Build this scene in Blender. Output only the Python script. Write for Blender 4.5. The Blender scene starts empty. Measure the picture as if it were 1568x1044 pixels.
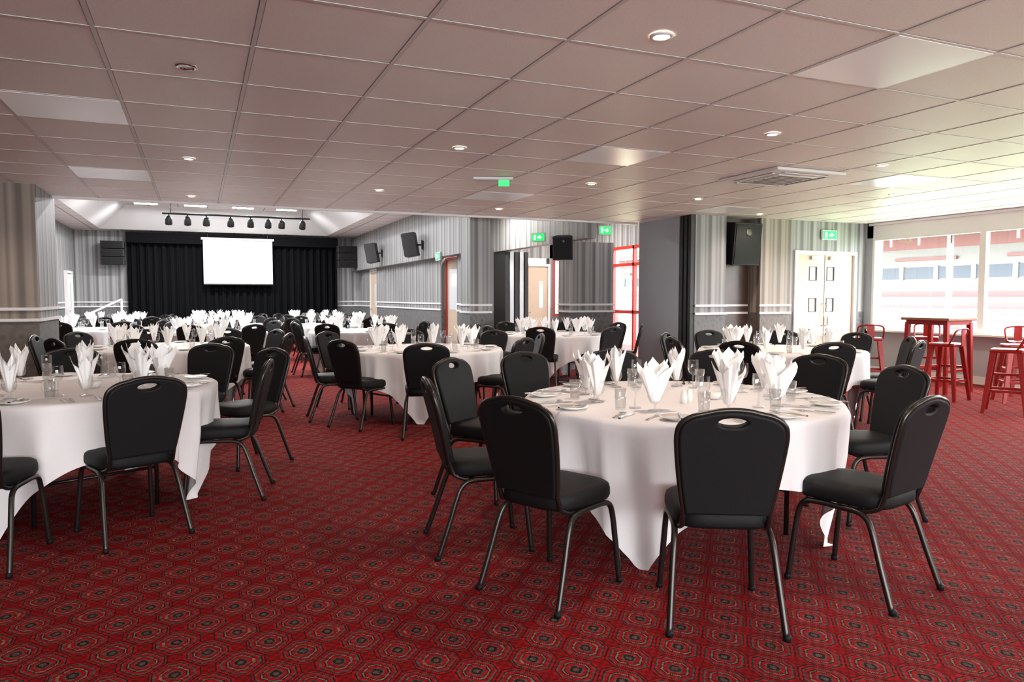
import bpy, bmesh, math, random
from mathutils import Vector, Matrix
random.seed(7)
scene = bpy.context.scene
COL = scene.collection
sin, cos, pi = math.sin, math.cos, math.pi

# ------------------------------------------------------------------ materials
def new_mat(name):
    m = bpy.data.materials.new(name); m.use_nodes = True
    nt = m.node_tree
    return m, nt, nt.nodes['Principled BSDF']

def N(nt, typ, **kw):
    n = nt.nodes.new(typ)
    for k, v in kw.items():
        setattr(n, k, v)
    return n

def simple(name, col, rough=0.5, metal=0.0, bump=0.0, bscale=200, var=0.06, emis=None, estr=0, sheen=0, spec=0.5):
    m, nt, p = new_mat(name)
    p.inputs['Roughness'].default_value = rough
    p.inputs['Metallic'].default_value = metal
    p.inputs['Specular IOR Level'].default_value = spec
    if sheen:
        p.inputs['Sheen Weight'].default_value = sheen
    tc = N(nt, 'ShaderNodeTexCoord')
    no = N(nt, 'ShaderNodeTexNoise'); no.inputs['Scale'].default_value = bscale
    nt.links.new(tc.outputs['Object'], no.inputs['Vector'])
    mx = N(nt, 'ShaderNodeMix', data_type='RGBA')
    mx.inputs[6].default_value = [c*(1-var) for c in col]+[1]
    mx.inputs[7].default_value = [min(1, c*(1+var)) for c in col]+[1]
    nt.links.new(no.outputs['Fac'], mx.inputs[0])
    nt.links.new(mx.outputs[2], p.inputs['Base Color'])
    if bump:
        b = N(nt, 'ShaderNodeBump'); b.inputs['Strength'].default_value = bump
        b.inputs['Distance'].default_value = 0.002
        nt.links.new(no.outputs['Fac'], b.inputs['Height'])
        nt.links.new(b.outputs['Normal'], p.inputs['Normal'])
    if emis:
        p.inputs['Emission Color'].default_value = list(emis)+[1]
        p.inputs['Emission Strength'].default_value = estr
    return m

M = {}
M['fabric'] = simple('black_fabric', (0.0040, 0.0040, 0.0044), 0.60, bump=0.4, bscale=500, var=0.25, spec=0.25)
M['gunmetal'] = simple('gunmetal_tube', (0.055, 0.05, 0.045), 0.32, 0.85, var=0.1)
M['chrome'] = simple('chrome', (0.7, 0.7, 0.7), 0.18, 1.0)
M['steel'] = simple('cutlery_steel', (0.6, 0.6, 0.6), 0.15, 1.0)
M['cloth'] = simple('white_linen', (0.84, 0.815, 0.81), 0.85, bump=0.15, bscale=300, var=0.02, spec=0.2)
M['napkin'] = simple('napkin_linen', (0.95, 0.94, 0.92), 0.85, bump=0.1, bscale=300, var=0.02, spec=0.2)
M['china'] = simple('white_china', (0.82, 0.8, 0.75), 0.15, var=0.01)
M['white'] = simple('white_paint', (0.72, 0.71, 0.70), 0.4, var=0.02)
M['cream'] = simple('cream_door_laminate', (0.50, 0.40, 0.30), 0.45, bscale=12, var=0.08)
M['doorglass'] = simple('door_glass_pane', (0.62, 0.66, 0.68), 0.1, var=0.02)
M['greypanel'] = simple('grey_partition', (0.36, 0.39, 0.42), 0.6, bump=0.1, bscale=150, var=0.03)
M['dark'] = simple('dark_plastic', (0.010, 0.010, 0.011), 0.5, var=0.1)
M['brown'] = simple('dark_brown_panel', (0.075, 0.045, 0.032), 0.35, bscale=8, var=0.3)
M['curtain'] = simple('black_curtain', (0.0035, 0.0037, 0.0045), 0.95, var=0.1, spec=0.1)
M['redmetal'] = simple('red_metal', (0.27, 0.012, 0.010), 0.3, 0.2, var=0.06)
M['redframe'] = simple('red_frame', (0.42, 0.025, 0.018), 0.35, var=0.04)
M['wood'] = simple('bar_top_wood', (0.22, 0.10, 0.05), 0.35, bscale=25, var=0.3)
M['screen'] = simple('projection_screen', (0.46, 0.47, 0.45), 0.9, var=0.01)
M['tbar'] = simple('ceiling_tbar', (0.62, 0.58, 0.56), 0.4, var=0.03)
M['lamp'] = simple('lamp_emitter', (1, 0.95, 0.85), 0.4, emis=(1.0, 0.80, 0.55), estr=40)
M['lampoff'] = simple('lamp_off', (0.2, 0.2, 0.2), 0.2, 0.6)
M['tube'] = simple('fluorescent_diffuser', (1, 1, 1), 0.4, emis=(0.95, 0.98, 1.0), estr=20)
M['panel'] = simple('troffer_diffuser', (0.76, 0.74, 0.75), 0.25, var=0.02, emis=(1, 0.98, 0.95), estr=0.06)
M['exit'] = simple('exit_green', (0.02, 0.5, 0.12), 0.4, emis=(0.05, 1, 0.25), estr=0.7)
M['exitw'] = simple('exit_white', (0.9, 1, 0.9), 0.4, emis=(0.75, 1, 0.8), estr=2.0)
M['pale'] = simple('stand_pale_cladding', (0.15, 0.142, 0.142), 0.8, bscale=3)
M['pinkseat'] = simple('stand_seats_red', (0.15, 0.06, 0.06), 0.7, bscale=5)
M['bluegrey'] = simple('stand_glass', (0.075, 0.085, 0.105), 0.6, spec=0.1)
M['grass'] = simple('pitch_grass', (0.30, 0.40, 0.24), 0.9, bscale=3)

def glass_mat(name, fac=0.1, tint=(1, 1, 1)):
    m = bpy.data.materials.new(name); m.use_nodes = True
    nt = m.node_tree; nt.nodes.clear()
    out = N(nt, 'ShaderNodeOutputMaterial')
    tr = N(nt, 'ShaderNodeBsdfTransparent'); tr.inputs[0].default_value = (*tint, 1)
    gl = N(nt, 'ShaderNodeBsdfGlossy'); gl.inputs['Roughness'].default_value = 0.03
    lw = N(nt, 'ShaderNodeLayerWeight'); lw.inputs[0].default_value = 0.35
    mp = N(nt, 'ShaderNodeMapRange'); mp.inputs[3].default_value = fac*0.5; mp.inputs[4].default_value = min(1, fac*6)
    nt.links.new(lw.outputs['Facing'], mp.inputs[0])
    mx = N(nt, 'ShaderNodeMixShader')
    nt.links.new(mp.outputs[0], mx.inputs[0])
    nt.links.new(tr.outputs[0], mx.inputs[1]); nt.links.new(gl.outputs[0], mx.inputs[2])
    nt.links.new(mx.outputs[0], out.inputs[0])
    return m
M['glass'] = glass_mat('drinking_glass', 0.10, (0.96, 0.965, 0.965))
M['pane'] = glass_mat('window_glass', 0.03, (0.97, 0.98, 0.98))

def math_n(nt, op, a, b=None, c=None, clamp=False):
    n = N(nt, 'ShaderNodeMath', operation=op); n.use_clamp = clamp
    for i, v in enumerate((a, b, c)):
        if v is None: continue
        if isinstance(v, (int, float)): n.inputs[i].default_value = v
        else: nt.links.new(v, n.inputs[i])
    return n.outputs[0]

def ramp(nt, fac, stops, interp='LINEAR'):
    r = N(nt, 'ShaderNodeValToRGB'); cr = r.color_ramp; cr.interpolation = interp
    while len(cr.elements) > 1: cr.elements.remove(cr.elements[-1])
    cr.elements[0].position = stops[0][0]; cr.elements[0].color = (*stops[0][1], 1)
    for pos, c in stops[1:]:
        e = cr.elements.new(pos); e.color = (*c, 1)
    nt.links.new(fac, r.inputs[0])
    return r.outputs[0]

def stripes_mat(name, tint):
    m, nt, p = new_mat(name)
    geo = N(nt, 'ShaderNodeNewGeometry'); sp = N(nt, 'ShaderNodeSeparateXYZ')
    nt.links.new(geo.outputs['Position'], sp.inputs[0])
    s = math_n(nt, 'ADD', sp.outputs[0], sp.outputs[1])
    s = math_n(nt, 'ADD', s, 50.0)
    f = math_n(nt, 'FRACT', math_n(nt, 'DIVIDE', s, 0.56))
    g = lambda v: (v*tint[0], v*tint[1], v*tint[2])
    col = ramp(nt, f, [(0, g(.19)), (.07, g(.20)), (.12, g(.38)), (.22, g(.43)), (.27, g(.26)), (.33, g(.39)), (.40, g(.18)),
                       (.46, g(.16)), (.52, g(.45)), (.60, g(.47)), (.66, g(.30)), (.74, g(.39)), (.80, g(.22)), (.88, g(.45)), (.94, g(.32)), (1, g(.19))])
    # lower dado paper
    vo = N(nt, 'ShaderNodeTexVoronoi'); vo.inputs['Scale'].default_value = 9
    nt.links.new(geo.outputs['Position'], vo.inputs['Vector'])
    low = ramp(nt, vo.outputs['Distance'], [(0, g(.10)), (.5, g(.20)), (1, g(.12))])
    isup = math_n(nt, 'GREATER_THAN', sp.outputs[2], 1.10)
    mx = N(nt, 'ShaderNodeMix', data_type='RGBA')
    nt.links.new(isup, mx.inputs[0]); nt.links.new(low, mx.inputs[6]); nt.links.new(col, mx.inputs[7])
    nt.links.new(mx.outputs[2], p.inputs['Base Color'])
    p.inputs['Roughness'].default_value = 0.55
    return m
M['stripes'] = stripes_mat('striped_wallpaper', (.72, .72, .71))
M['stripes_warm'] = stripes_mat('striped_wallpaper_beige', (.72, .60, .50))  # copy of the grey paper with warm lamp light painted into its colour

TX0, TY0, TS = 0.30, 3.45, 0.747
def ceiling_mat():
    m, nt, p = new_mat('ceiling_tiles')
    geo = N(nt, 'ShaderNodeNewGeometry'); sp = N(nt, 'ShaderNodeSeparateXYZ')
    nt.links.new(geo.outputs['Position'], sp.inputs[0])
    def edge(o, off):
        f = math_n(nt, 'FRACT', math_n(nt, 'DIVIDE', math_n(nt, 'ADD', o, 20*TS-off), TS))
        return math_n(nt, 'ABSOLUTE', math_n(nt, 'SUBTRACT', f, 0.5))
    e = math_n(nt, 'MAXIMUM', edge(sp.outputs[0], TX0), edge(sp.outputs[1], TY0))
    line = math_n(nt, 'GREATER_THAN', e, 0.5-0.016/TS)
    no = N(nt, 'ShaderNodeTexNoise'); no.inputs['Scale'].default_value = 90; no.inputs['Detail'].default_value = 6
    nt.links.new(geo.outputs['Position'], no.inputs['Vector'])
    col = ramp(nt, no.outputs['Fac'], [(.3, (.76, .70, .67)), (.7, (.84, .78, .75))])
    mx = N(nt, 'ShaderNodeMix', data_type='RGBA')
    nt.links.new(line, mx.inputs[0]); nt.links.new(col, mx.inputs[6]); mx.inputs[7].default_value = (.26, .22, .21, 1)
    nt.links.new(mx.outputs[2], p.inputs['Base Color'])
    p.inputs['Roughness'].default_value = 0.45
    b = N(nt, 'ShaderNodeBump'); b.inputs['Strength'].default_value = 0.15; b.inputs['Distance'].default_value = 0.002
    nt.links.new(no.outputs['Fac'], b.inputs['Height']); nt.links.new(b.outputs['Normal'], p.inputs['Normal'])
    return m
M['ceiling'] = ceiling_mat()

def carpet_mat():
    m, nt, p = new_mat('patterned_red_carpet')
    geo = N(nt, 'ShaderNodeNewGeometry')
    sn = N(nt, 'ShaderNodeVectorMath', operation='SNAP')
    nt.links.new(geo.outputs['Position'], sn.inputs[0]); sn.inputs[1].default_value = (.0052, .0052, 1)
    sp = N(nt, 'ShaderNodeSeparateXYZ'); nt.links.new(sn.outputs[0], sp.inputs[0])
    CX, CY = 0.225, 0.27
    X = math_n(nt, 'DIVIDE', math_n(nt, 'ADD', sp.outputs[0], 60*CX), CX)
    Y = math_n(nt, 'DIVIDE', math_n(nt, 'ADD', sp.outputs[1], 60*CY), CY)
    def lat(o):
        ax = math_n(nt, 'ABSOLUTE', math_n(nt, 'SUBTRACT', math_n(nt, 'FRACT', math_n(nt, 'ADD', X, o)), 0.5))
        ay = math_n(nt, 'ABSOLUTE', math_n(nt, 'SUBTRACT', math_n(nt, 'FRACT', math_n(nt, 'ADD', Y, o)), 0.5))
        s = math_n(nt, 'MULTIPLY', math_n(nt, 'ADD', ax, ay), 0.78)
        return math_n(nt, 'MAXIMUM', math_n(nt, 'MAXIMUM', ax, ay), s), ax, ay
    d1, ax, ay = lat(0.0)
    d2, bx, by = lat(0.5)
    d = math_n(nt, 'MINIMUM', d1, d2)
    red = (.33, .008, .011); dred = (.22, .007, .009); gr = (.115, .075, .065); dk = (.030, .017, .015); be = (.24, .145, .115)
    col = ramp(nt, d, [(0, gr), (.05, dk), (.09, gr), (.125, red), (.175, dk), (.19, be), (.218, dk), (.235, red), (.285, gr), (.315, dk), (.335, red), (.375, dk), (.39, dred)], 'CONSTANT')
    # dashed breakup in the grey rings
    ch = N(nt, 'ShaderNodeTexChecker'); ch.inputs['Scale'].default_value = 1/0.0208
    nt.links.new(sn.outputs[0], ch.inputs['Vector'])
    ch.inputs[1].default_value = (1, 1, 1, 1); ch.inputs[2].default_value = (.5, .45, .45, 1)
    mul = N(nt, 'ShaderNodeMix', data_type='RGBA', blend_type='MULTIPLY'); mul.inputs[0].default_value = 0.6
    nt.links.new(col, mul.inputs[6]); nt.links.new(ch.outputs[0], mul.inputs[7])
    no = N(nt, 'ShaderNodeTexNoise'); no.inputs['Scale'].default_value = 350
    nt.links.new(geo.outputs['Position'], no.inputs['Vector'])
    v = ramp(nt, no.outputs['Fac'], [(.3, (.6, .6, .6)), (.7, (1.25, 1.25, 1.25))])
    mul2 = N(nt, 'ShaderNodeMix', data_type='RGBA', blend_type='MULTIPLY'); mul2.inputs[0].default_value = 1
    nt.links.new(mul.outputs[2], mul2.inputs[6]); nt.links.new(v, mul2.inputs[7])
    nt.links.new(mul2.outputs[2], p.inputs['Base Color'])
    p.inputs['Roughness'].default_value = 0.95; p.inputs['Specular IOR Level'].default_value = 0.06
    b = N(nt, 'ShaderNodeBump'); b.inputs['Strength'].default_value = 0.4; b.inputs['Distance'].default_value = 0.003
    nt.links.new(no.outputs['Fac'], b.inputs['Height']); nt.links.new(b.outputs['Normal'], p.inputs['Normal'])
    return m
M['carpet'] = carpet_mat()

# ------------------------------------------------------------------ mesh helpers
class B:
    def __init__(s, *mats):
        s.bm = bmesh.new(); s.mats = list(mats)
    def mi(s, k):
        if k not in s.mats: s.mats.append(k)
        return s.mats.index(k)
    def face(s, vs, k, smooth=False):
        try: f = s.bm.faces.new(vs)
        except ValueError: return None
        f.material_index = s.mi(k); f.smooth = smooth
        return f
    def quad(s, pts, k, smooth=False):
        return s.face([s.bm.verts.new(p) for p in pts], k, smooth)
    def box(s, x0, x1, y0, y1, z0, z1, k, mat=None, bev=0):
        r = bmesh.ops.create_cube(s.bm, size=1)
        vs = r['verts']
        for v in vs:
            v.co = Vector(((x0+x1)/2+v.co.x*(x1-x0), (y0+y1)/2+v.co.y*(y1-y0), (z0+z1)/2+v.co.z*(z1-z0)))
        fs = set(f for v in vs for f in v.link_faces)
        for f in fs: f.material_index = s.mi(k)
        if bev:
            es = list(set(e for v in vs for e in v.link_edges))
            r2 = bmesh.ops.bevel(s.bm, geom=es, offset=bev, segments=2, affect='EDGES', profile=0.5)
            vs = list(set(v for f in r2['faces'] for v in f.verts) | set(v for v in vs if v.is_valid))
            for f in set(f for v in vs for f in v.link_faces): f.material_index = s.mi(k)
        if mat is not None:
            for v in vs: v.co = mat @ v.co
        return vs
    def loft(s, rings, k, cap0=True, cap1=True, smooth=True, closed=True):
        R = [[s.bm.verts.new(p) for p in r] for r in rings]
        n = len(R[0])
        for a, b in zip(R[:-1], R[1:]):
            for i in range(n if closed else n-1):
                j = (i+1) % n
                s.face([a[i], a[j], b[j], b[i]], k, smooth)
        if cap0: s.face(R[0][::-1], k, smooth)
        if cap1: s.face(R[-1], k, smooth)
        return R
    def lathe(s, prof, k, seg=20, c=(0, 0, 0), cap0=False, cap1=False, mat=None):
        rings = []
        for r, z in prof:
            rg = [Vector((c[0]+r*cos(2*pi*i/seg), c[1]+r*sin(2*pi*i/seg), c[2]+z)) for i in range(seg)]
            if mat is not None: rg = [mat @ p for p in rg]
            rings.append(rg)
        return s.loft(rings, k, cap0, cap1)
    def tube(s, pts, r, k, seg=8, closed=False):
        pts = [Vector(p) for p in pts]; n = len(pts)
        T = []
        for i in range(n):
            a = pts[(i-1) % n] if (closed or i > 0) else pts[i]
            b = pts[(i+1) % n] if (closed or i < n-1) else pts[i]
            T.append((b-a).normalized())
        up = Vector((0, 0, 1)) if abs(T[0].z) < .9 else Vector((0, 1, 0))
        nrm = (up - T[0]*up.dot(T[0])).normalized()
        rings = []
        for i in range(n):
            nrm = (nrm - T[i]*nrm.dot(T[i])).normalized()
            bn = T[i].cross(nrm)
            rings.append([pts[i]+nrm*(r*cos(2*pi*j/seg))+bn*(r*sin(2*pi*j/seg)) for j in range(seg)])
        if closed: rings.append(rings[0])
        s.loft(rings, k, not closed, not closed)
    def mesh(s, name):
        bmesh.ops.recalc_face_normals(s.bm, faces=s.bm.faces)
        me = bpy.data.meshes.new(name); s.bm.to_mesh(me); s.bm.free()
        for k in s.mats: me.materials.append(M[k])
        return me
    def obj(s, name, loc=(0, 0, 0), rz=0):
        return place(s.mesh(name), name, loc, rz)

def place(me, name, loc=(0, 0, 0), rz=0, scale=None):
    o = bpy.data.objects.new(name, me); COL.objects.link(o)
    o.location = loc; o.rotation_euler = (0, 0, rz)
    if scale: o.scale = scale
    return o

def smooth_path(pts, sub=5, closed=False):
    pts = [Vector(p) for p in pts]; n = len(pts); out = []
    rng = range(n) if closed else range(n-1)
    for i in rng:
        if closed: p0, p1, p2, p3 = pts[(i-1) % n], pts[i], pts[(i+1) % n], pts[(i+2) % n]
        else: p0, p1, p2, p3 = pts[max(i-1, 0)], pts[i], pts[i+1], pts[min(i+2, n-1)]
        for j in range(sub):
            t = j/sub
            out.append(0.5*((2*p1)+(p2-p0)*t+(2*p0-5*p1+4*p2-p3)*t*t+(3*p1-p0-3*p2+p3)*t**3))
    if not closed: out.append(pts[-1])
    return out

# ------------------------------------------------------------------ dining chair
def chair_mesh():
    b = B('fabric', 'gunmetal')
    # seat cushion
    def outline(sx, sy, n=40, e=4.2):
        o = []
        for i in range(n):
            a = 2*pi*i/n; c, s_ = cos(a), sin(a)
            x = math.copysign(abs(c)**(2/e), c)*sx; y = math.copysign(abs(s_)**(2/e), s_)*sy
            x *= 1+0.05*(y/sy)
            o.append((x, y))
        return o
    prof = [(.86, .415), (.97, .42), (1, .435), (1, .465), (.975, .485), (.90, .497), (.6, .505), (.2, .507)]
    rings = [[Vector((x, y+0.01, z)) for x, y in outline(.205*k, .215*k)] for k, z in prof]
    b.loft(rings, 'fabric')
    # back pad outline (x, s)
    half = [(.165, 0), (.176, .06), (.190, .16), (.202, .27), (.205, .34), (.192, .385), (.150, .415), (.10, .428), (.06, .438)]
    pts = [(x, y) for x, y in half] + [(0, .443)] + [(-x, y) for x, y in half[::-1]]
    sm = smooth_path([(x, y, 0) for x, y in pts], 4)
    cu = bpy.data.curves.new('c', 'CURVE'); cu.dimensions = '2D'; cu.fill_mode = 'BOTH'
    cu.extrude = .012; cu.bevel_depth = .011; cu.bevel_resolution = 3; cu.offset = -.010
    def spl(P):
        s = cu.splines.new('POLY'); s.points.add(len(P)-1); s.use_cyclic_u = True
        for i, q in enumerate(P): s.points[i].co = (q[0], q[1], 0, 1)
    spl(sm)
    slot = [(.058*cos(2*pi*i/24)*1.0, .398+.020*sin(2*pi*i/24)) for i in range(24)]
    spl([(x, y) for x, y in slot])
    o = bpy.data.objects.new('tmp', cu); COL.objects.link(o)
    dg = bpy.context.evaluated_depsgraph_get()
    me = bpy.data.meshes.new_from_object(o.evaluated_get(dg))
    bpy.data.objects.remove(o)
    t = math.radians(11); y0, z0 = -.195, .485
    def tr(x, s, d=0):
        return Vector((x, y0 - s*sin(t) + d*cos(t) + (-.02*(s/.44)**2), z0 + s*cos(t) + d*sin(t)))
    n0 = len(b.bm.verts); f0 = len(b.bm.faces)
    b.bm.from_mesh(me); b.bm.verts.ensure_lookup_table(); b.bm.faces.ensure_lookup_table()
    for v in b.bm.verts[n0:]:
        v.co = tr(v.co.x, v.co.y, v.co.z)
    for f in b.bm.faces[f0:]: f.material_index = 0; f.smooth = len(f.verts) == 4
    # back tube following the pad
    arch = [tr(q[0]*1.03, q[1]+.004, -0.006) for q in sm]
    lo_r = [(.175, -.02, .40), (.176, -.12, .405), (.172, -.180, .43)]
    lo_l = [(-x, y, z) for x, y, z in lo_r]
    path = smooth_path(lo_r, 3) + arch[1:-1] + smooth_path(lo_l, 3)[::-1]
    b.tube(path, .0115, 'gunmetal', 8)
    # legs
    for s in (1, -1):
        side = [(s*.212, .235, 0.0), (s*.200, .215, .20), (s*.192, .200, .33), (s*.190, .175, .385), (s*.190, .12, .402),
                (s*.190, 0, .402), (s*.192, -.09, .398), (s*.196, -.135, .375), (s*.203, -.165, .32), (s*.216, -.215, .17), (s*.230, -.275, 0.0)]
        b.tube(smooth_path(side, 4), .0138, 'gunmetal', 8)
        for p in (side[0], side[-1]):
            b.lathe([(.016, 0), (.016, .02), (.012, .025)], 'fabric', 8, p, True, True)
    for y, z in ((.13, .402), (-.08, .402)):
        b.tube([(-.19, y, z), (.19, y, z)], .010, 'gunmetal', 6)
    return b.mesh('dining_chair')
CHAIR = chair_mesh()

def chair_at(rx, ry, tx, ty, tw=0.0):
    d = Vector((tx-rx, ty-ry)).normalized()
    c = Vector((rx, ry)) + d*.28
    place(CHAIR, 'dining_chair', (c.x, c.y, 0), math.atan2(-d.x, d.y)+tw)

# ------------------------------------------------------------------ banquet table with cloth
RT = 0.915
def table_mesh(seed):
    rnd = random.Random(seed)
    b = B('cloth', 'gunmetal', 'wood')
    n = 240; rows = 16
    ph = [rnd.uniform(0, 6.28) for _ in range(4)]
    top = b.bm.verts.new((0, 0, .765))
    rings = []
    for rr in (.3, .6, .85):
        rings.append([Vector((rr*cos(2*pi*i/n), rr*sin(2*pi*i/n), .765)) for i in range(n)])
    Ls = []; wv = []
    for i in range(n):
        a = 2*pi*i/n
        h = 1.255/max(abs(cos(a)), abs(sin(a)))
        h = min(h, 1.255*1.40)
        Ls.append(h-RT)
        ca = (a - pi/4)          # corner-aligned angle
        corner = max(0, cos(4*ca))
        w = .60*cos(4*ca*3)*(.4+.6*corner) + .45*(1-2*abs(sin(9*a+ph[0]))) + .35*cos(23*a+ph[1])*(0.5+.5*cos(2*a+ph[2])) + .25*(1-2*abs(sin(16*a+ph[3])))*(.5+.5*cos(3*a+ph[1]))
        wv.append((w, corner))
    for j in range(rows+1):
        u = j/rows; rg = []
        for i in range(n):
            a = 2*pi*i/n; s = Ls[i]*u; w, cn = wv[i]
            e = min(1, s/.03)
            A = .040*min(1.4, (max(0, s-.015)/.20))
            r = RT-.012 + .016*e + A*w - cn**2*.20*max(0, s-.05)
            z = .765 - max(0, s-.004)
            if s < .03: z = .765 - s*s/.06*1.0
            else: z = .765 - .015 - (s-.03)
            if z < .006:
                ex = .006-z; z = .006+.006*abs(sin(9*ex+a*8)); r += ex*.8
            rg.append(Vector((r*cos(a), r*sin(a), z)))
        rings.append(rg)
    R = b.loft(rings, 'cloth', False, False)
    for i in range(n):
        b.face([top, R[0][i], R[0][(i+1) % n]], 'cloth', True)
    # board and folding legs under the cloth
    b.lathe([(.89, .735), (.895, .758)], 'wood', 48, (0, 0, 0), True, True)
    for s in (1, -1):
        for t in (1, -1):
            b.tube([(s*.5, t*.35, .735), (s*.5, t*.35, 0)], .014, 'gunmetal', 8)
        b.tube([(s*.5, -.35, .25), (s*.5, .35, .25)], .010, 'gunmetal', 6)
    return b.mesh('banquet_table')
TABLES = [table_mesh(1), table_mesh(5)]

# ------------------------------------------------------------------ tableware
def napkin_into(b, c=(0, 0, 0), rz=0, seed=1):
    # a linen square pleated into a fan with pointed leaves, its foot pushed in a goblet
    rnd = random.Random(seed); n = 72; rows = 9
    C = Vector(c); ph = rnd.uniform(0, 6.28)
    pk = [rnd.uniform(.0, .22) for _ in range(5)]
    def ringset(scale, hmax, petals, off, creas):
        rings = []
        for j in range(rows+1):
            u = j/rows; rg = []
            for i in range(n):
                a = 2*pi*i/n
                q_ = a*petals/(2*pi)+off
                f = q_ % 1.0; idx = int(q_) % petals
                tri = abs(f-.5)*2
                hgt = hmax*(1-(.24+pk[idx]*.5)*tri**.8-pk[idx]*.45)
                zz = .045+(hgt-.02)*u
                r = scale*(.020+.068*u**1.05)*(1-creas*tri**2*min(1, u*2.5))+.0025*sin(13*a+ph)*u
                x = r*cos(a)*1.28; y = r*sin(a)*.72
                rg.append(C+Vector((x*cos(rz)-y*sin(rz), x*sin(rz)+y*cos(rz), zz)))
            rings.append(rg)
        b.loft(rings, 'napkin', True, False)
    ringset(1.0, .245, 4, 0.0, .40)
    ringset(.62, .265, 3, .3, .35)

def goblet_into(b, c, h=.12, r=.034, stem=.04):
    b.lathe([(.001, .002), (r*.95, .002), (r*.9, .006), (.006, .012), (.0045, stem*.6), (.006, stem), (r*.7, stem+.014), (r, stem+(h-stem)*.45), (r*.92, h)], 'glass', 18, c)
def tumbler_into(b, c, h=.115, r=.032):
    b.lathe([(.001, .004), (r*.85, .004), (r, h), (r*.95, h), (r*.8, .012), (.001, .012)], 'glass', 18, c)
def plate_into(b, c, r=.085):
    b.lathe([(.001, .004), (r*.55, .002), (r*.62, .006), (r, .016), (r*.98, .019), (r*.6, .010), (.001, .009)], 'china', 28, c)
def bar_into(b, pts, k):  # flat section pieces: (y, halfwidth, z, thick)
    rings = []
    for y, w, z, t, x in pts:
        rings.append([Vector((x-w, y, z)), Vector((x+w, y, z)), Vector((x+w, y, z+t)), Vector((x-w, y, z+t))])
    b.loft(rings, k, smooth=False)
def fork_into(b):
    bar_into(b, [(-.10, .006, .002, .003, 0), (-.04, .003, .004, .003, 0), (.03, .003, .006, .003, 0), (.045, .011, .004, .002, 0), (.06, .012, .003, .002, 0)], 'steel')
    for x in (-.0095, -.0032, .0032, .0095):
        bar_into(b, [(.058, .0016, .003, .002, x), (.098, .0012, .006, .002, x)], 'steel')
def knife_into(b):
    bar_into(b, [(-.11, .007, .001, .007, 0), (-.01, .005, .001, .006, 0), (.0, .009, .001, .002, 0), (.08, .009, .001, .002, .001), (.11, .002, .001, .002, -.005)], 'steel')
def spoon_into(b):
    bar_into(b, [(-.10, .006, .002, .003, 0), (.03, .003, .006, .003, 0)], 'steel')
    b.lathe([(.002, .001), (.017, .004), (.020, .008), (.018, .008), (.002, .003)], 'steel', 14, (0, .048, 0))

def single(fn, name):
    b = B(); fn(b); return b.mesh(name)
NAPK = [single(lambda b, s=s: (napkin_into(b, seed=s), goblet_into(b, (0, 0, 0), .125, .040, .035)), 'folded_napkin_in_goblet') for s in range(5)]
WINE = single(lambda b: goblet_into(b, (0, 0, 0), .185, .036, .085), 'wine_glass')
TUMB = single(lambda b: tumbler_into(b, (0, 0, 0)), 'water_glass')
PLATE = single(lambda b: plate_into(b, (0, 0, 0)), 'side_plate')
FORK = single(fork_into, 'fork'); KNIFE = single(knife_into, 'knife'); SPOON = single(spoon_into, 'spoon')
def cruet(b):
    b.lathe([(.001, 0), (.020, 0), (.021, .03), (.015, .06), (.012, .072), (.001, .076)], 'china', 16, (-.025, 0, 0))
    b.lathe([(.001, 0), (.020, 0), (.021, .03), (.015, .06), (.012, .072), (.001, .076)], 'china', 16, (.025, 0, 0))
CRUET = single(cruet, 'salt_and_pepper_shakers')
def bowl(b): b.lathe([(.001, .003), (.03, .003), (.048, .045), (.046, .045), (.028, .008), (.001, .008)], 'china', 20)
BOWL = single(bowl, 'sugar_bowl')
ZT = .7665
def settings_near(cx, cy, n, a0):
    for i in range(n):
        a = a0+2*pi*i/n+random.uniform(-.05, .05)
        def P(r, t):  # r radial, t tangential
            return (cx+r*cos(a)-t*sin(a), cy+r*sin(a)+t*cos(a), ZT)
        rz = a+pi/2
        place(NAPK[i % 5], 'folded_napkin_in_goblet', P(.56+random.uniform(-.03, .03), random.uniform(-.02, .02)), a+random.uniform(-.9, .9))
        place(WINE, 'wine_glass', P(.50, -.12))
        place(TUMB, 'water_glass', P(.60, -.17))
        place(PLATE, 'side_plate', P(.78, .17))
        place(KNIFE, 'knife', P(.77, -.08), rz+random.uniform(-.08, .08))
        place(SPOON, 'spoon', P(.77, -.12), rz)
        place(FORK, 'fork', P(.77, .05), rz+random.uniform(-.08, .08))
        place(KNIFE, 'knife', (P(.78, .19)[0], P(.78, .19)[1], ZT+.019), rz+.3)
    place(CRUET, 'salt_and_pepper_shakers', (cx-.08, cy-.18, ZT), .3)
    place(BOWL, 'sugar_bowl', (cx+.16, cy-.12, ZT))

def far_setting_mesh(n, seed):
    rnd = random.Random(seed); b = B('napkin', 'glass', 'china', 'steel')
    for i in range(n):
        a = 2*pi*i/n+rnd.uniform(-.05, .05)
        P = lambda r, t: (r*cos(a)-t*sin(a), r*sin(a)+t*cos(a), 0)
        napkin_into(b, P(.56, 0), a+rnd.uniform(-.9, .9), seed*31+i)
        goblet_into(b, P(.50, -.12), .185, .036, .085)
        tumbler_into(b, P(.60, -.17))
        plate_into(b, P(.78, .17))
        mm = Matrix.Translation(P(.77, .05)) @ Matrix.Rotation(a+pi/2, 4, 'Z')
        b.box(-.006, .006, -.1, .1, .001, .004, 'steel', mm)
        mm = Matrix.Translation(P(.77, -.09)) @ Matrix.Rotation(a+pi/2, 4, 'Z')
        b.box(-.007, .007, -.11, .11, .001, .004, 'steel', mm)
    return b.mesh('table_place_settings')
FARSET = [far_setting_mesh(9, 3), far_setting_mesh(9, 8)]

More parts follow.
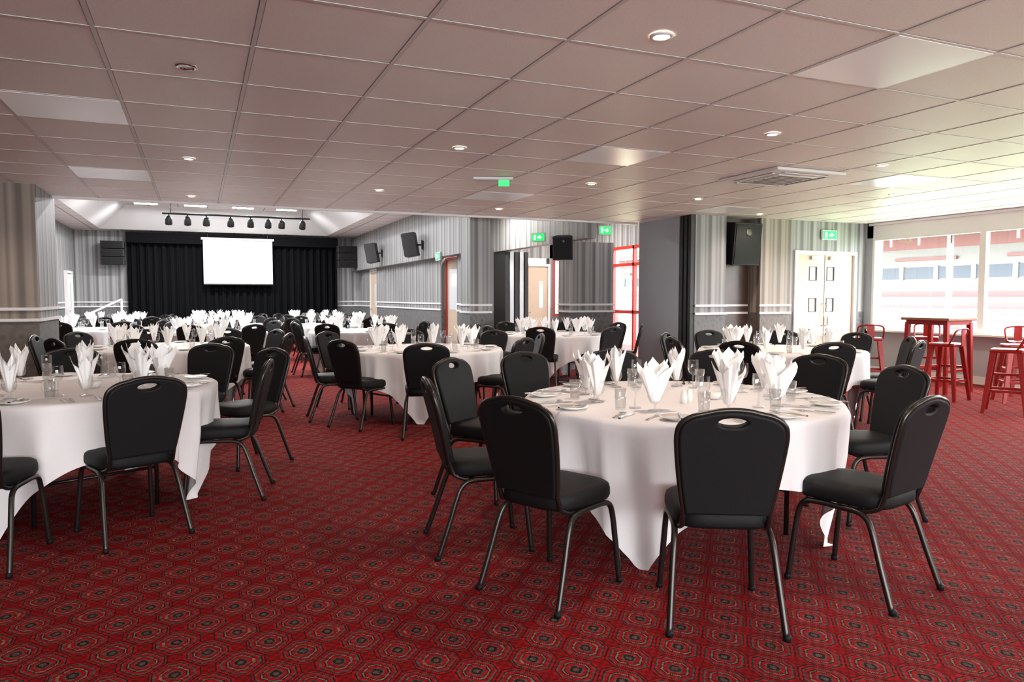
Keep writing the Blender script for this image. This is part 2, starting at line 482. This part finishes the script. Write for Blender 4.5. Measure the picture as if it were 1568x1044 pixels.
tcount = 0
def table_at(x, y, corner_deg, near=0, a0=0):
    global tcount
    place(TABLES[tcount % 2], 'banquet_table', (x, y, 0), math.radians(corner_deg-45))
    if near: settings_near(x, y, near, a0)
    else: place(FARSET[tcount % 2], 'table_place_settings', (x, y, ZT), random.uniform(0, 1))
    tcount += 1
def ring(x, y, n, a0, R=1.33, skip=()):
    for i in range(n):
        if i in skip: continue
        a = math.radians(a0)+2*pi*i/n+random.uniform(-.06, .06)
        r = R+random.uniform(-.04, .12)
        chair_at(x+r*cos(a), y+r*sin(a), x, y, random.uniform(-.08, .08))

T1 = (2.60, 3.56); T2 = (-.80, 5.60); T3 = (2.42, 8.25); T4 = (-.33, 9.75); T5 = (6.1, 6.45); T6 = (5.35, 10.7)
table_at(*T1, 221, 9, .35)
for c in [(1.91, 2.27), (1.27, 2.92), (1.14, 3.79), (1.65, 4.93), (2.36, 5.25), (3.16, 5.25), (3.9, 4.85), (4.3, 4.15), (4.08, 3.25), (2.93, 2.22)]:
    chair_at(*c, *T1)
table_at(*T2, -21, 9, .1)
for c in [(-.27, 4.45), (.43, 5.33), (.57, 6.5), (.1, 7.35), (-1.1, 4.2), (-1.0, 7.2), (-1.9, 6.7)]:
    chair_at(*c, *T2)
table_at(*T3, 250, 0)
for c in [(1.98, 6.68), (1.35, 7.55), (1.1, 8.35), (1.5, 9.4), (3.2, 7.15), (3.75, 7.9), (3.6, 9.0), (2.6, 9.65)]:
    chair_at(*c, *T3)
table_at(*T4, 300, 0); ring(*T4, 9, 20)
table_at(*T5, 240, 0); ring(*T5, 9, 8)
table_at(*T6, 230, 0); ring(*T6, 8, 10, 1.27)
for (x, y) in [(2.7, 13.2), (.2, 13.5), (-1.75, 15.9), (2.8, 16.5), (.5, 17.0), (-1.75, 19.2), (2.8, 19.7), (.5, 20.2)]:
    table_at(x, y, random.uniform(180, 270), 0); ring(x, y, 8, random.uniform(0, 40), 1.18)

# ------------------------------------------------------------------ room shell
CZ = 2.69; HZ = 3.27
def slab(name, k, *boxes):
    b = B(k)
    for bx in boxes: b.box(*bx, k)
    return b.obj(name)
slab('floor', 'carpet', (-6.2, 11.4, -4.5, 24.2, -.1, 0))
slab('ceiling', 'ceiling', (-6.2, 11.4, -4.5, 11.3, CZ, CZ+.1))
b = B('tbar')
k = -9
while True:
    x = TX0+TS*k; k += 1
    if x < -6: continue
    if x > 11.2: break
    b.box(x-.011, x+.011, -4.4, 11.3, CZ-.004, CZ-.0005, 'tbar')
k = -11
while True:
    y = TY0+TS*k; k += 1
    if y < -4.3: continue
    if y > 11.2: break
    b.box(-6, 11.2, y-.011, y+.011, CZ-.0035, CZ-.0002, 'tbar')
b.obj('ceiling_grid')
slab('trim_ceiling_edge', 'white', (-3.2, 7.3, 11.28, 11.34, CZ-.03, HZ+.7))
# window wall
SILL, HEAD, WX = .785, 2.42, 11.2
mull = [9.62, 7.6, 5.5, 3.4, 1.3, -.8, -2.9]
slab('wall_right', 'greypanel', (WX, WX+.25, -4.5, 9.75, 0, SILL), (WX, WX+.25, 9.62, 9.9, 0, CZ), (WX, WX+.25, -4.5, -2.9, 0, CZ))
slab('wall_right_upper', 'white', (WX, WX+.25, -4.5, 9.75, HEAD, CZ))
for i in range(len(mull)-1):
    b = B('white', 'pane'); y1, y0 = mull[i], mull[i+1]
    f = .05
    b.box(WX-.01, WX+.08, y0, y0+f, SILL, HEAD, 'white'); b.box(WX-.01, WX+.08, y1-f, y1, SILL, HEAD, 'white')
    b.box(WX-.01, WX+.08, y0+f, y1-f, SILL, SILL+f, 'white'); b.box(WX-.01, WX+.08, y0+f, y1-f, HEAD-f, HEAD, 'white')
    b.quad([(WX+.03, y0+f, SILL+f), (WX+.03, y1-f, SILL+f), (WX+.03, y1-f, HEAD-f), (WX+.03, y0+f, HEAD-f)], 'pane')
    b.obj('window_%d' % (i+1))
slab('trim_window_sill', 'white', (WX-.14, WX, -2.9, 9.6, SILL-.03, SILL))
slab('baseboard_right', 'white', (WX-.02, WX, -4.4, 9.7, 0, .12))
slab('trim_window_head', 'white', (WX-.03, WX, -4.4, 9.7, CZ-.05, CZ-.01))
# other near walls
slab('wall_left', 'stripes', (-6.2, -6, -4.5, 11, 0, CZ))
slab('wall_back', 'stripes', (-6.2, 11.4, -4.5, -4.3, 0, 1.0), (-6.2, 11.4, -4.5, -4.3, 2.3, CZ), (-6.2, -3.0, -4.5, -4.3, 1.0, 2.3), (6.6, 11.4, -4.5, -4.3, 1.0, 2.3))
for i in range(4):  # windows added behind the camera to fill the near tablecloths with light
    b = B('white', 'pane'); x0 = -3+i*2.4; x1 = x0+2.4; f = .05
    b.box(x0, x0+f, -4.45, -4.35, 1.0, 2.3, 'white'); b.box(x1-f, x1, -4.45, -4.35, 1.0, 2.3, 'white')
    b.box(x0+f, x1-f, -4.45, -4.35, 1.0, 1.05, 'white'); b.box(x0+f, x1-f, -4.45, -4.35, 2.25, 2.3, 'white')
    b.quad([(x0+f, -4.4, 1.05), (x1-f, -4.4, 1.05), (x1-f, -4.4, 2.25), (x0+f, -4.4, 2.25)], 'pane')
    b.obj('window_%d' % (i+8))
slab('wall_left_return', 'stripes', (-6.2, -2.40, 10.95, 11.15, 0, CZ))
def rails(name, *segs):  # segs: (x0,x1,y0,y1)
    b = B('white')
    for x0, x1, y0, y1 in segs:
        for z in (1.075, 1.205):
            b.box(x0, x1, y0, y1, z, z+.035, 'white')
        b.box(x0, x1, y0, y1, 0, .11, 'white')
    return b.obj(name)
# left pillar
b = B('stripes', 'stripes_warm')
b.box(-2.40, -1.73, 10.17, 11.45, 0, CZ-.005, 'stripes'); b.box(-2.40, -1.73, 10.15, 10.17, 0, CZ-.005, 'stripes_warm')  # front skin holds the painted warm light, sides keep plain paper
b.obj('pillar_left')
rails('trim_pillar_left', (-2.425, -1.705, 10.125, 11.47))
# block by double doors
b = B('stripes', 'brown', 'greypanel', 'dark')
DY = 9.75
b.box(7.40, 8.02, DY, DY+.5, 0, CZ, 'stripes')
b.box(8.75, 9.42, DY, DY+.5, 0, CZ, 'stripes_warm')
b.box(8.02, 8.75, DY+.3, DY+.5, 0, CZ, 'brown')
b.obj('wall_front_pilasters')
slab('partition_panel', 'greypanel', (7.34, 7.42, DY+.35, 11.3, 0, CZ))
b = B('dark')
for i in range(3): b.box(7.32, 7.40, DY+.01+i*.11, DY+.08+i*.11, 0, CZ, 'dark')
b.obj('partition_folding_track')
rails('trim_pilasters', (7.40, 8.04, DY-.025, DY), (8.73, 9.42, DY-.025, DY), (8.04, 8.73, DY+.275, DY+.3))
slab('wall_front', 'stripes', (9.42, 9.51, DY+.03, DY+.25, 0, CZ), (10.97, 11.2, DY+.03, DY+.25, 0, CZ), (9.51, 10.97, DY+.03, DY+.25, 2.17, CZ))
# double doors
b = B('cream', 'white', 'doorglass', 'chrome')
b.box(9.51, 9.57, DY, DY+.15, 0, 2.17, 'white'); b.box(10.91, 10.97, DY, DY+.15, 0, 2.17, 'white'); b.box(9.57, 10.91, DY, DY+.15, 2.11, 2.17, 'white')
for (x0, x1, wx) in ((9.575, 10.237, 9.97), (10.243, 10.905, 10.38)):
    zs = [.01, .55, .80, 1.10, 1.35, 1.65, 1.90, 2.105]
    ww = .09
    b.box(x0, wx-ww, DY+.05, DY+.09, .01, 2.105, 'cream'); b.box(wx+ww, x1, DY+.05, DY+.09, .01, 2.105, 'cream')
    for i in range(0, 8, 2): b.box(wx-ww, wx+ww, DY+.05, DY+.09, zs[i], zs[i+1], 'cream')
    for i in (1, 3, 5):
        b.box(wx-ww, wx+ww, DY+.065, DY+.075, zs[i], zs[i+1], 'doorglass')
        for zz in (zs[i], zs[i+1]-.012): b.box(wx-ww, wx+ww, DY+.042, DY+.05, zz, zz+.012, 'gunmetal')
        for xx in (wx-ww, wx+ww-.012): b.box(xx, xx+.012, DY+.042, DY+.05, zs[i]+.012, zs[i+1]-.012, 'gunmetal')
b.box(10.236, 10.244, DY+.045, DY+.08, .01, 2.105, 'dark')
for x in (10.20, 10.28):
    b.tube([(x, DY+.05, .85), (x, DY, .88), (x, DY, 1.22), (x, DY+.05, 1.25)], .01, 'chrome')
b.box(9.9, 10.15, DY, DY+.05, 2.02, 2.08, 'chrome'); b.box(10.33, 10.58, DY, DY+.05, 2.02, 2.08, 'chrome')
b.obj('door_1')

# ---- hall
slab('wall_hall_left', 'stripes', (-3.4, -3.2, 11.15, 24.2, 0, 3.9))
slab('wall_hall_back', 'stripes', (-3.2, 9, 24, 24.2, 0, 3.9))
rails('trim_hall_left', (-3.2, -3.175, 11.15, 24)); rails('trim_hall_back', (-3.17, 5, 23.975, 24))
def door_simple(name, loc, rz, w=.85, h=2.0, k='white', frame='white'):
    b = B(k, frame, 'chrome', 'doorglass')
    b.box(-w/2-.06, -w/2, -.05, .03, 0, h+.06, frame); b.box(w/2, w/2+.06, -.05, .03, 0, h+.06, frame); b.box(-w/2, w/2, -.05, .03, h, h+.06, frame)
    b.box(-w/2, w/2, -.02, .02, .01, h, k)
    b.box(w*.12, w*.30, -.026, -.02, 1.1, 1.75, 'doorglass')
    b.tube([(-w*.38, -.02, 1.0), (-w*.38, -.06, 1.0), (-w*.25, -.06, 1.0)], .009, 'chrome')
    return b.obj(name, loc, rz)
door_simple('door_2', (-3.165, 22.6, 0), pi/2)
# hall ceiling with tray
b = B('ceiling', 'white')
ox0, ox1, oy0, oy1 = -2.47, 3.74, 12.4, 23.4
ix0, ix1, iy0, iy1, TZ = -1.75, 2.93, 13.3, 22.5, 3.86
O = [(-3.4, 11.34), (9, 11.34), (9, 24.2), (-3.4, 24.2)]
A_ = [(ox0, oy0), (ox1, oy0), (ox1, oy1), (ox0, oy1)]; I_ = [(ix0, iy0), (ix1, iy0), (ix1, iy1), (ix0, iy1)]
for i in range(4):
    j = (i+1) % 4
    b.quad([(*O[i], HZ), (*O[j], HZ), (*A_[j], HZ), (*A_[i], HZ)], 'ceiling')
    b.quad([(*A_[i], HZ), (*A_[j], HZ), (*I_[j], TZ), (*I_[i], TZ)], 'white')
b.quad([(*p, TZ) for p in I_], 'ceiling')
b.obj('ceiling_hall')
b = B('white', 'tube')
for y in (14.5, 18.2, 21.6):
    for x in (-1.2, 0.0, 1.2, 2.35):
        b.box(x-.3, x+.3, y-.15, y+.15, TZ-.05, TZ-.003, 'white'); b.box(x-.27, x+.27, y-.12, y+.12, TZ-.056, TZ-.05, 'tube')
b.obj('fluorescent_ceiling_lights')
# right wall of hall
HX = 4.63
slab('wall_hall_right_upper', 'stripes', (HX, HX+.25, 12.4, 24, 2.2, HZ))
slab('wall_hall_right', 'stripes', (HX+.2, HX+.4, 12.6, 14.1, 0, 2.25), (HX+.2, HX+.4, 15.15, 21.35, 0, 2.25), (HX+.2, HX+.4, 22.3, 24, 0, 2.25))
rails('trim_hall_right', (HX+.175, HX+.2, 12.6, 14.1), (HX+.175, HX+.2, 15.15, 21.35), (HX+.175, HX+.2, 22.3, 24))
door_simple('door_3', (HX+.25, 21.82, 0), -pi/2, .9, 2.1, 'cream')
b = B('redframe', 'cream', 'doorglass')
for y in (14.12, 15.10): b.box(HX+.30, HX+.36, y, y+.045, 0, 2.2, 'redframe')
b.box(HX+.30, HX+.36, 14.165, 15.10, 2.15, 2.2, 'redframe'); b.box(HX+.33, HX+.36, 14.165, 15.10, .01, 2.15, 'cream')
b.box(HX+.322, HX+.33, 14.3, 14.95, 1.1, 1.95, 'doorglass')
b.obj('door_4')
slab('column_hall', 'stripes', (HX-.17, HX+.22, 12.3, 12.8, 0, HZ-.005)); rails('trim_column_hall', (HX-.195, HX+.245, 12.275, 12.82))
slab('bulkhead_side', 'stripes', (6.3, 6.5, 11.4, 15.95, 2.4, HZ-.005))
slab('column_side', 'stripes', (6.42, 7.35, 12.2, 12.7, 0, 2.4)); rails('trim_column_side', (6.39, 7.375, 12.175, 12.7))
slab('wall_side_back', 'stripes', (5.0, 7.15, 16, 16.2, 0, HZ), (7.85, 7.95, 16, 16.2, 0, HZ), (8.5, 8.8, 16, 16.2, 0, HZ), (7.15, 8.5, 16, 16.2, 2.3, HZ), (7.95, 8.5, 16, 16.2, 0, .9))
door_simple('door_5', (7.5, 16.05, 0), 0, .62, 2.1, 'cream')
b = B('redframe', 'pane')
b.box(7.95, 8.01, 16, 16.08, .9, 2.3, 'redframe'); b.box(8.44, 8.5, 16, 16.08, .9, 2.3, 'redframe'); b.box(8.01, 8.44, 16, 16.08, 2.24, 2.3, 'redframe'); b.box(8.01, 8.44, 16, 16.08, .9, .96, 'redframe')
b.quad([(8.01, 16.04, .96), (8.44, 16.04, .96), (8.44, 16.04, 2.24), (8.01, 16.04, 2.24)], 'pane')
b.obj('window_7')
b = B('greypanel', 'dark')
for i in range(5):
    b.box(6.35+i*.12, 6.44+i*.12, 15.2, 15.9, 0, 2.38, 'greypanel' if i % 2 else 'dark')
b.obj('folding_door_stack')
slab('wall_side_right', 'stripes', (8.8, 9.0, 11.3, 12.1, 0, HZ), (8.8, 9.0, 14.7, 16.2, 0, HZ), (8.8, 9.0, 12.1, 14.7, 2.5, HZ))
slab('wall_side_front', 'stripes', (7.42, 9.0, 11.2, 11.3, 0, HZ))
b = B('redframe', 'pane')
for y in (12.1, 12.9, 13.75, 14.64): b.box(8.8, 8.88, y, y+.06, 0, 2.5, 'redframe')
for z in (0, 1.0, 2.05, 2.43): b.box(8.8, 8.88, 12.1, 14.7, z, z+.07, 'redframe')
b.quad([(8.84, 12.1, .05), (8.84, 14.7, .05), (8.84, 14.7, 2.45), (8.84, 12.1, 2.45)], 'pane')
b.obj('door_6')

# ---- stage
b = B('dark', 'white')
b.box(-1.85, 4.1, 22.0, 23.97, 0, .40, 'dark'); b.box(-1.85, 4.1, 21.97, 22.0, .37, .41, 'dark')
b.obj('stage_platform')
b = B('white')
for t in range(3): b.box(-2.5+t*.0, -1.9, 21.9+t*.28, 22.2+t*.28, 0, .14*(t+1), 'white')
b.tube([(-2.55, 21.6, .95), (-1.95, 22.9, 1.3)], .03, 'white'); b.tube([(-2.55, 21.6, 0), (-2.55, 21.6, .95)], .03, 'white'); b.tube([(-1.95, 22.9, .4), (-1.95, 22.9, 1.3)], .03, 'white')
b.obj('stage_steps')
b = B('curtain')
n = 300; rings = []
for z in (.41, 1.5, 3.1):
    rings.append([Vector((-1.85+5.95*i/n, 23.75+.06*sin(i*.62)+.03*sin(i*1.7), z)) for i in range(n+1)])
b.loft(rings, 'curtain', False, False, True, False)
b.box(-1.85, 4.1, 23.55, 23.62, 2.92, 3.22, 'curtain')
b.obj('stage_curtain')
b = B('screen', 'dark')
b.box(.17, 2.12, 23.50, 23.51, 1.76, 3.06, 'screen'); b.box(.12, 2.17, 23.48, 23.54, 3.06, 3.12, 'white'); b.box(.17, 2.12, 23.49, 23.52, 1.73, 1.76, 'dark')
for x in (.3, 1.99): b.tube([(x, 23.51, 3.11), (x, 23.51, HZ)], .012, 'dark')
b.obj('projection_screen')
# light bar and spotlights
b = B('dark')
b.tube([(-.8, 21, 3.52), (2.9, 21, 3.52)], .025, 'dark')
for x in (-.6, 2.7): b.tube([(x, 21, 3.52), (x, 21, TZ-.003)], .012, 'dark')
for i, x in enumerate((-.65, -.2, .25, .85, 1.35, 1.8, 2.15, 2.7)):
    b.tube([(x, 21, 3.50), (x, 21, 3.42)], .02, 'dark')
    mm = Matrix.Translation((x, 21, 3.36)) @ Matrix.Rotation(math.radians(35 if i % 2 else 25), 4, 'X')
    b.lathe([(.05, .10), (.085, .04), (.09, -.12), (.075, -.12)], 'dark', 12, (0, 0, 0), True, True, mm)
b.obj('stage_light_bar')

# ---- speakers, signs
def speaker(name, loc, rz, w=.3, h=.47, d=.28, tilt=10):
    b = B('dark', 'fabric', 'gunmetal')
    mm = Matrix.Rotation(math.radians(tilt), 4, 'X')
    vs = b.box(-w/2, w/2, -d/2, d/2, -h/2, h/2, 'dark', None, .012)
    for v in b.bm.verts:
        if v.co.y > 0: v.co.x *= .72
        v.co = mm @ v.co
    b.box(-w/2+.02, w/2-.02, -d/2-.012, -d/2, -h/2+.02, h/2-.02, 'fabric', mm)
    b.lathe([(w*.12, 0), (w*.10, .004)], 'gunmetal', 14, (0, 0, 0), True, True, mm @ Matrix.Translation((0, -d/2-.012, h*.28)) @ Matrix.Rotation(pi/2, 4, 'X'))
    b.tube([(0, d/2-.02, 0), (0, d/2+.12, 0)], .02, 'gunmetal')
    b.box(-.06, .06, d/2+.11, d/2+.12, -.1, .1, 'gunmetal')
    return b.obj(name, loc, rz)
speaker('wall_speaker', (HX-.26, 15.9, 2.52), -pi/2-.5, .34, .52)
speaker('wall_speaker', (HX-.26, 19.8, 2.55), -pi/2-.5, .34, .52)
speaker('wall_speaker', (6.04, 11.75, 2.25), -pi/2+1.0, .36, .42)
speaker('wall_speaker', (8.36, DY+.05, 2.25), 0, .56, .70, .34, 6)
def cluster(name, loc):
    b = B('dark', 'fabric')
    for i, z in enumerate((.23, 0, -.23)):
        b.box(-.3, .3, -.2, .1, z-.105, z+.105, 'dark', None, .01); b.box(-.27, .27, -.212, -.2, z-.09, z+.09, 'fabric')
    b.box(-.03, .03, .1, .2, -.2, .2, 'dark')
    return b.obj(name, loc)
cluster('line_array_speaker', (-2.2, 23.78, 2.62)); cluster('line_array_speaker', (4.32, 23.3, 2.62))
def exit_sign(loc, rz, w=.32, k='exit', hang=0):
    b = B('white', k, 'exitw')
    b.box(-w/2, w/2, -.02, .02, 0, .17, 'white', None, .005); b.box(-w/2+.012, w/2-.012, -.025, -.02, .015, .155, k)
    b.box(-w*.32, -w*.2, -.027, -.025, .04, .13, 'exitw'); b.box(-.02, w*.1, -.027, -.025, .07, .10, 'exitw'); 
    b.quad([(w*.1, -.027, .045), (w*.28, -.027, .085), (w*.1, -.027, .125)], 'exitw')
    if hang:
        b.box(-w*.3, -w*.28, -.005, .005, .17, .17+hang, 'white'); b.box(w*.28, w*.3, -.005, .005, .17, .17+hang, 'white')
    return b.obj('exit_sign', loc, rz)
exit_sign((10.27, DY, 2.37), 0, .34, 'exit')
exit_sign((6.14, 13.0, 2.44), -pi/2+.6, .3)
exit_sign((6.8, 11.6, 2.48), 0, .26, 'exit', .58)
exit_sign((HX-.03, 14.6, 2.12), -pi/2, .3)
# ceiling emergency blade sign
b = B('white', 'exit', 'pane')
b.box(-.22, .22, -.03, .03, -.03, 0, 'white', None, .006); b.box(.06, .18, -.006, .006, -.10, -.03, 'exit'); b.box(-.2, .06, -.004, .004, -.10, -.03, 'glass')
b.obj('exit_sign', (3.03, 7.6, CZ-.005), -.35)
# downlights
b_on = None
downs = [(2.2, 3.2), (4.33, 4.72), (2.17, 6.25), (4.27, 7.6), (-.05, 7.75), (2.1, 9.1), (6.37, 5.4), (8.27, 6.82), (6.26, 8.2), (-.05, 10.6), (4.2, 10.3),
         (8.3, 3.9), (6.3, 2.4), (4.3, 1.7), (2.2, .2), (-2.3, 6.3), (-2.3, 3.2), (-.05, 1.8), (8.3, 9.3), (-2.3, 9.1), (9.9, 5.4), (9.9, 8.0)]
def dl_mesh(on):
    b = B('white', 'lamp' if on else 'lampoff')
    b.lathe([(.062, 0), (.06, -.007), (.043, -.010), (.040, -.004)], 'white' if on else 'chrome', 24, (0, 0, 0))
    b.lathe([(.040, -.004), (.001, -.0042)], 'lamp' if on else 'lampoff', 20, (0, 0, 0))
    return b.mesh('ceiling_downlight')
DLON = dl_mesh(True); DLOFF = dl_mesh(False)
for (x, y) in downs:
    place(DLON, 'ceiling_downlight', (x, y, CZ-.002))
    L = bpy.data.lights.new('downlight_spot', 'SPOT'); L.energy = 65 if y > 3 else 22; L.spot_size = 2.4; L.spot_blend = .9; L.color = (1, .84, .70); L.shadow_soft_size = .05
    o = bpy.data.objects.new('downlight_spot', L); COL.objects.link(o); o.location = (x, y, CZ-.03)
place(DLOFF, 'ceiling_downlight', (-.03, 4.70, CZ-.002))
# troffer panels
b = B('panel', 'white')
for kx in (-2, 4, 9):
    for ky in (-1, 3, 7, -5):
        x0 = TX0+TS*kx+.012; y0 = TY0+TS*ky+.012; x1 = x0+TS-.024; y1 = y0+TS-.024
        b.box(x0, x1, y0, y1, CZ-.006, CZ-.001, 'panel')
b.obj('ceiling_light_panels')
# air conditioner cassette
b = B('white', 'dark')
b.box(-.47, .47, -.47, .47, -.035, 0, 'white', None, .012); b.box(-.27, .27, -.27, .27, -.048, -.035, 'white', None, .008)
for s in (1, -1):
    b.box(-.30, .30, s*.36-.03, s*.36+.03, -.037, -.034, 'dark'); b.box(s*.36-.03, s*.36+.03, -.30, .30, -.037, -.034, 'dark')
    b.box(-.30, .30, s*.365-.02, s*.365+.02, -.045, -.038, 'white'); b.box(s*.365-.02, s*.365+.02, -.30, .30, -.045, -.038, 'white')
for i in range(7): b.box(-.24, .24, -.22+i*.07, -.20+i*.07, -.051, -.048, 'dark')
b.obj('ceiling_air_conditioner', (5.9, 6.3, CZ-.003))

# ------------------------------------------------------------------ bar tables and stools
def stool_mesh():
    b = B('redmetal', 'wood')
    H = .72
    for sx in (1, -1):
        for sy in (1, -1):
            top = Vector((sx*.13, sy*.13, H)); bot = Vector((sx*.21, sy*.21, 0))
            rings = []
            for t in (0, 1):
                c = top.lerp(bot, t); w = .030-.012*t
                rings.append([c+Vector((-w, -w, 0)), c+Vector((w, -w, 0)), c+Vector((w, w, 0)), c+Vector((-w, w, 0))])
            b.loft(rings, 'redmetal', smooth=False)
    for z, q in ((.25, .182), (.42, .163)):
        for s in (1, -1):
            if z < .3 or s > 0:
                b.box(-q, q, s*q-.008, s*q+.008, z, z+.03, 'redmetal'); b.box(s*q-.008, s*q+.008, -q, q, z, z+.03, 'redmetal')
    b.box(-.165, .165, -.165, .165, H-.01, H+.035, 'redmetal', None, .015)
    # low back
    back = [(-.17, -.10, H+.02), (-.175, -.15, H+.12), (-.165, -.185, H+.20), (-.09, -.20, H+.225), (0, -.205, H+.23), (.09, -.20, H+.225), (.165, -.185, H+.20), (.175, -.15, H+.12), (.17, -.10, H+.02)]
    b.tube(smooth_path(back, 4), .012, 'redmetal')
    b.box(-.05, .05, -.205, -.195, H, H+.22, 'redmetal')
    return b.mesh('red_bar_stool')
STOOL = stool_mesh()
def bartable_mesh():
    b = B('redmetal', 'wood')
    b.box(-.35, .35, -.35, .35, 1.03, 1.07, 'wood', None, .008)
    b.box(-.30, .30, -.30, .30, .97, 1.03, 'redmetal')
    for sx in (1, -1):
        for sy in (1, -1):
            rings = []
            for t in (0, 1):
                c = Vector((sx*.28, sy*.28, 1.0)).lerp(Vector((sx*.31, sy*.31, 0)), t); w = .03-.008*t
                rings.append([c+Vector((-w, -w, 0)), c+Vector((w, -w, 0)), c+Vector((w, w, 0)), c+Vector((-w, w, 0))])
            b.loft(rings, 'redmetal', smooth=False)
    for s in (1, -1):
        b.box(-.29, .29, s*.295-.01, s*.295+.01, .3, .34, 'redmetal')
    return b.mesh('bar_table')
BART = bartable_mesh()
place(BART, 'bar_table', (9.85, 7.3, 0), .1); place(BART, 'bar_table', (10.45, 5.2, 0), 0)
for x, y, r in [(8.75, 5.6, .5), (9.15, 6.65, .2), (9.3, 8.0, -.8), (10.5, 6.5, 2.5), (10.4, 7.9, 2.2), (9.6, 4.9, 1.3), (9.75, 6.1, .9)]:
    place(STOOL, 'red_bar_stool', (x, y, 0), r)

# ------------------------------------------------------------------ exterior
b = B('pale', 'pinkseat', 'bluegrey')
for i in range(10):
    b.box(60+i*1.0, 61+i*1.0, -60, 120, -6, -3+i*.55, 'pinkseat' if i % 2 else 'pale')
b.box(70, 72, -60, 120, -6, 6.4, 'pale'); b.box(69.9, 70, -60, 120, 3.3, 4.5, 'bluegrey')
for y in range(-60, 120, 4): b.box(69.8, 69.92, y, y+.5, 3.2, 4.6, 'pale')
for y in range(-58, 120, 12): b.box(69.7, 69.9, y, y+7, 5.2, 5.5, 'pinkseat')
b.box(62, 72, -60, 120, 7.6, 8.0, 'pinkseat'); b.box(61.8, 62, -60, 120, 7.1, 7.5, 'pale'); b.box(70, 72, -60, 120, 6.4, 7.6, 'pinkseat')
for y in range(-60, 120, 3): b.box(61.9, 62.1, y, y+.25, 6.2, 7.6, 'pinkseat')
for y in range(-60, 120, 15): b.box(62, 62.4, y, y+.4, -6, 7.6, 'pale')
b.obj('stadium_stand')
slab('pitch', 'grass', (14, 60, -60, 120, -6.2, -6))

# ------------------------------------------------------------------ lights
w = bpy.data.worlds.new('World'); scene.world = w; w.use_nodes = True
bg = w.node_tree.nodes['Background']; bg.inputs[0].default_value = (.96, .97, 1, 1); bg.inputs[1].default_value = 20
def portal(loc, rot, sx, sy):
    L = bpy.data.lights.new('window_portal', 'AREA'); L.shape = 'RECTANGLE'; L.size = sx; L.size_y = sy
    L.cycles.is_portal = True
    o = bpy.data.objects.new('window_portal', L); COL.objects.link(o); o.location = loc; o.rotation_euler = rot
portal((WX+.2, 3.36, 1.6), (0, pi/2, 0), 1.64, 12.5)
portal((8.95, 13.4, 1.25), (0, pi/2, 0), 2.5, 2.6)
portal((1.8, -4.48, 1.65), (pi/2, 0, 0), 9.6, 1.3)  # portal for the added fill windows
def area(loc, sx, sy, e, col=(1, 1, 1), rot=(0, 0, 0)):
    L = bpy.data.lights.new('ceiling_area_light', 'AREA'); L.shape = 'RECTANGLE'; L.size = sx; L.size_y = sy; L.energy = e; L.color = col
    o = bpy.data.objects.new('ceiling_area_light', L); COL.objects.link(o); o.location = loc; o.rotation_euler = rot
for y in (14.5, 18.2, 21.6):
    for x in (-1.2, 0, 1.2, 2.35): area((x, y, TZ-.07), .5, .22, 80, (.97, .98, 1))
for p in ((7.6, 14.4), (5.6, 14.4)): area((p[0], p[1], HZ-.02), .5, .5, 90, (1, .97, .93))  # lamps added to brighten the dark side area, no fixtures there

# ------------------------------------------------------------------ camera
cam = bpy.data.cameras.new('camera'); cam.sensor_width = 36; cam.lens = 1120/1568*36; cam.clip_end = 500
co = bpy.data.objects.new('camera', cam); COL.objects.link(co)
co.location = (0, 0, 1.36); co.rotation_euler = (math.radians(90-3.42), 0, math.radians(-23.2))
scene.camera = co
scene.view_settings.view_transform = 'Standard'
scene.view_settings.look = 'None'
scene.view_settings.exposure = 0.2
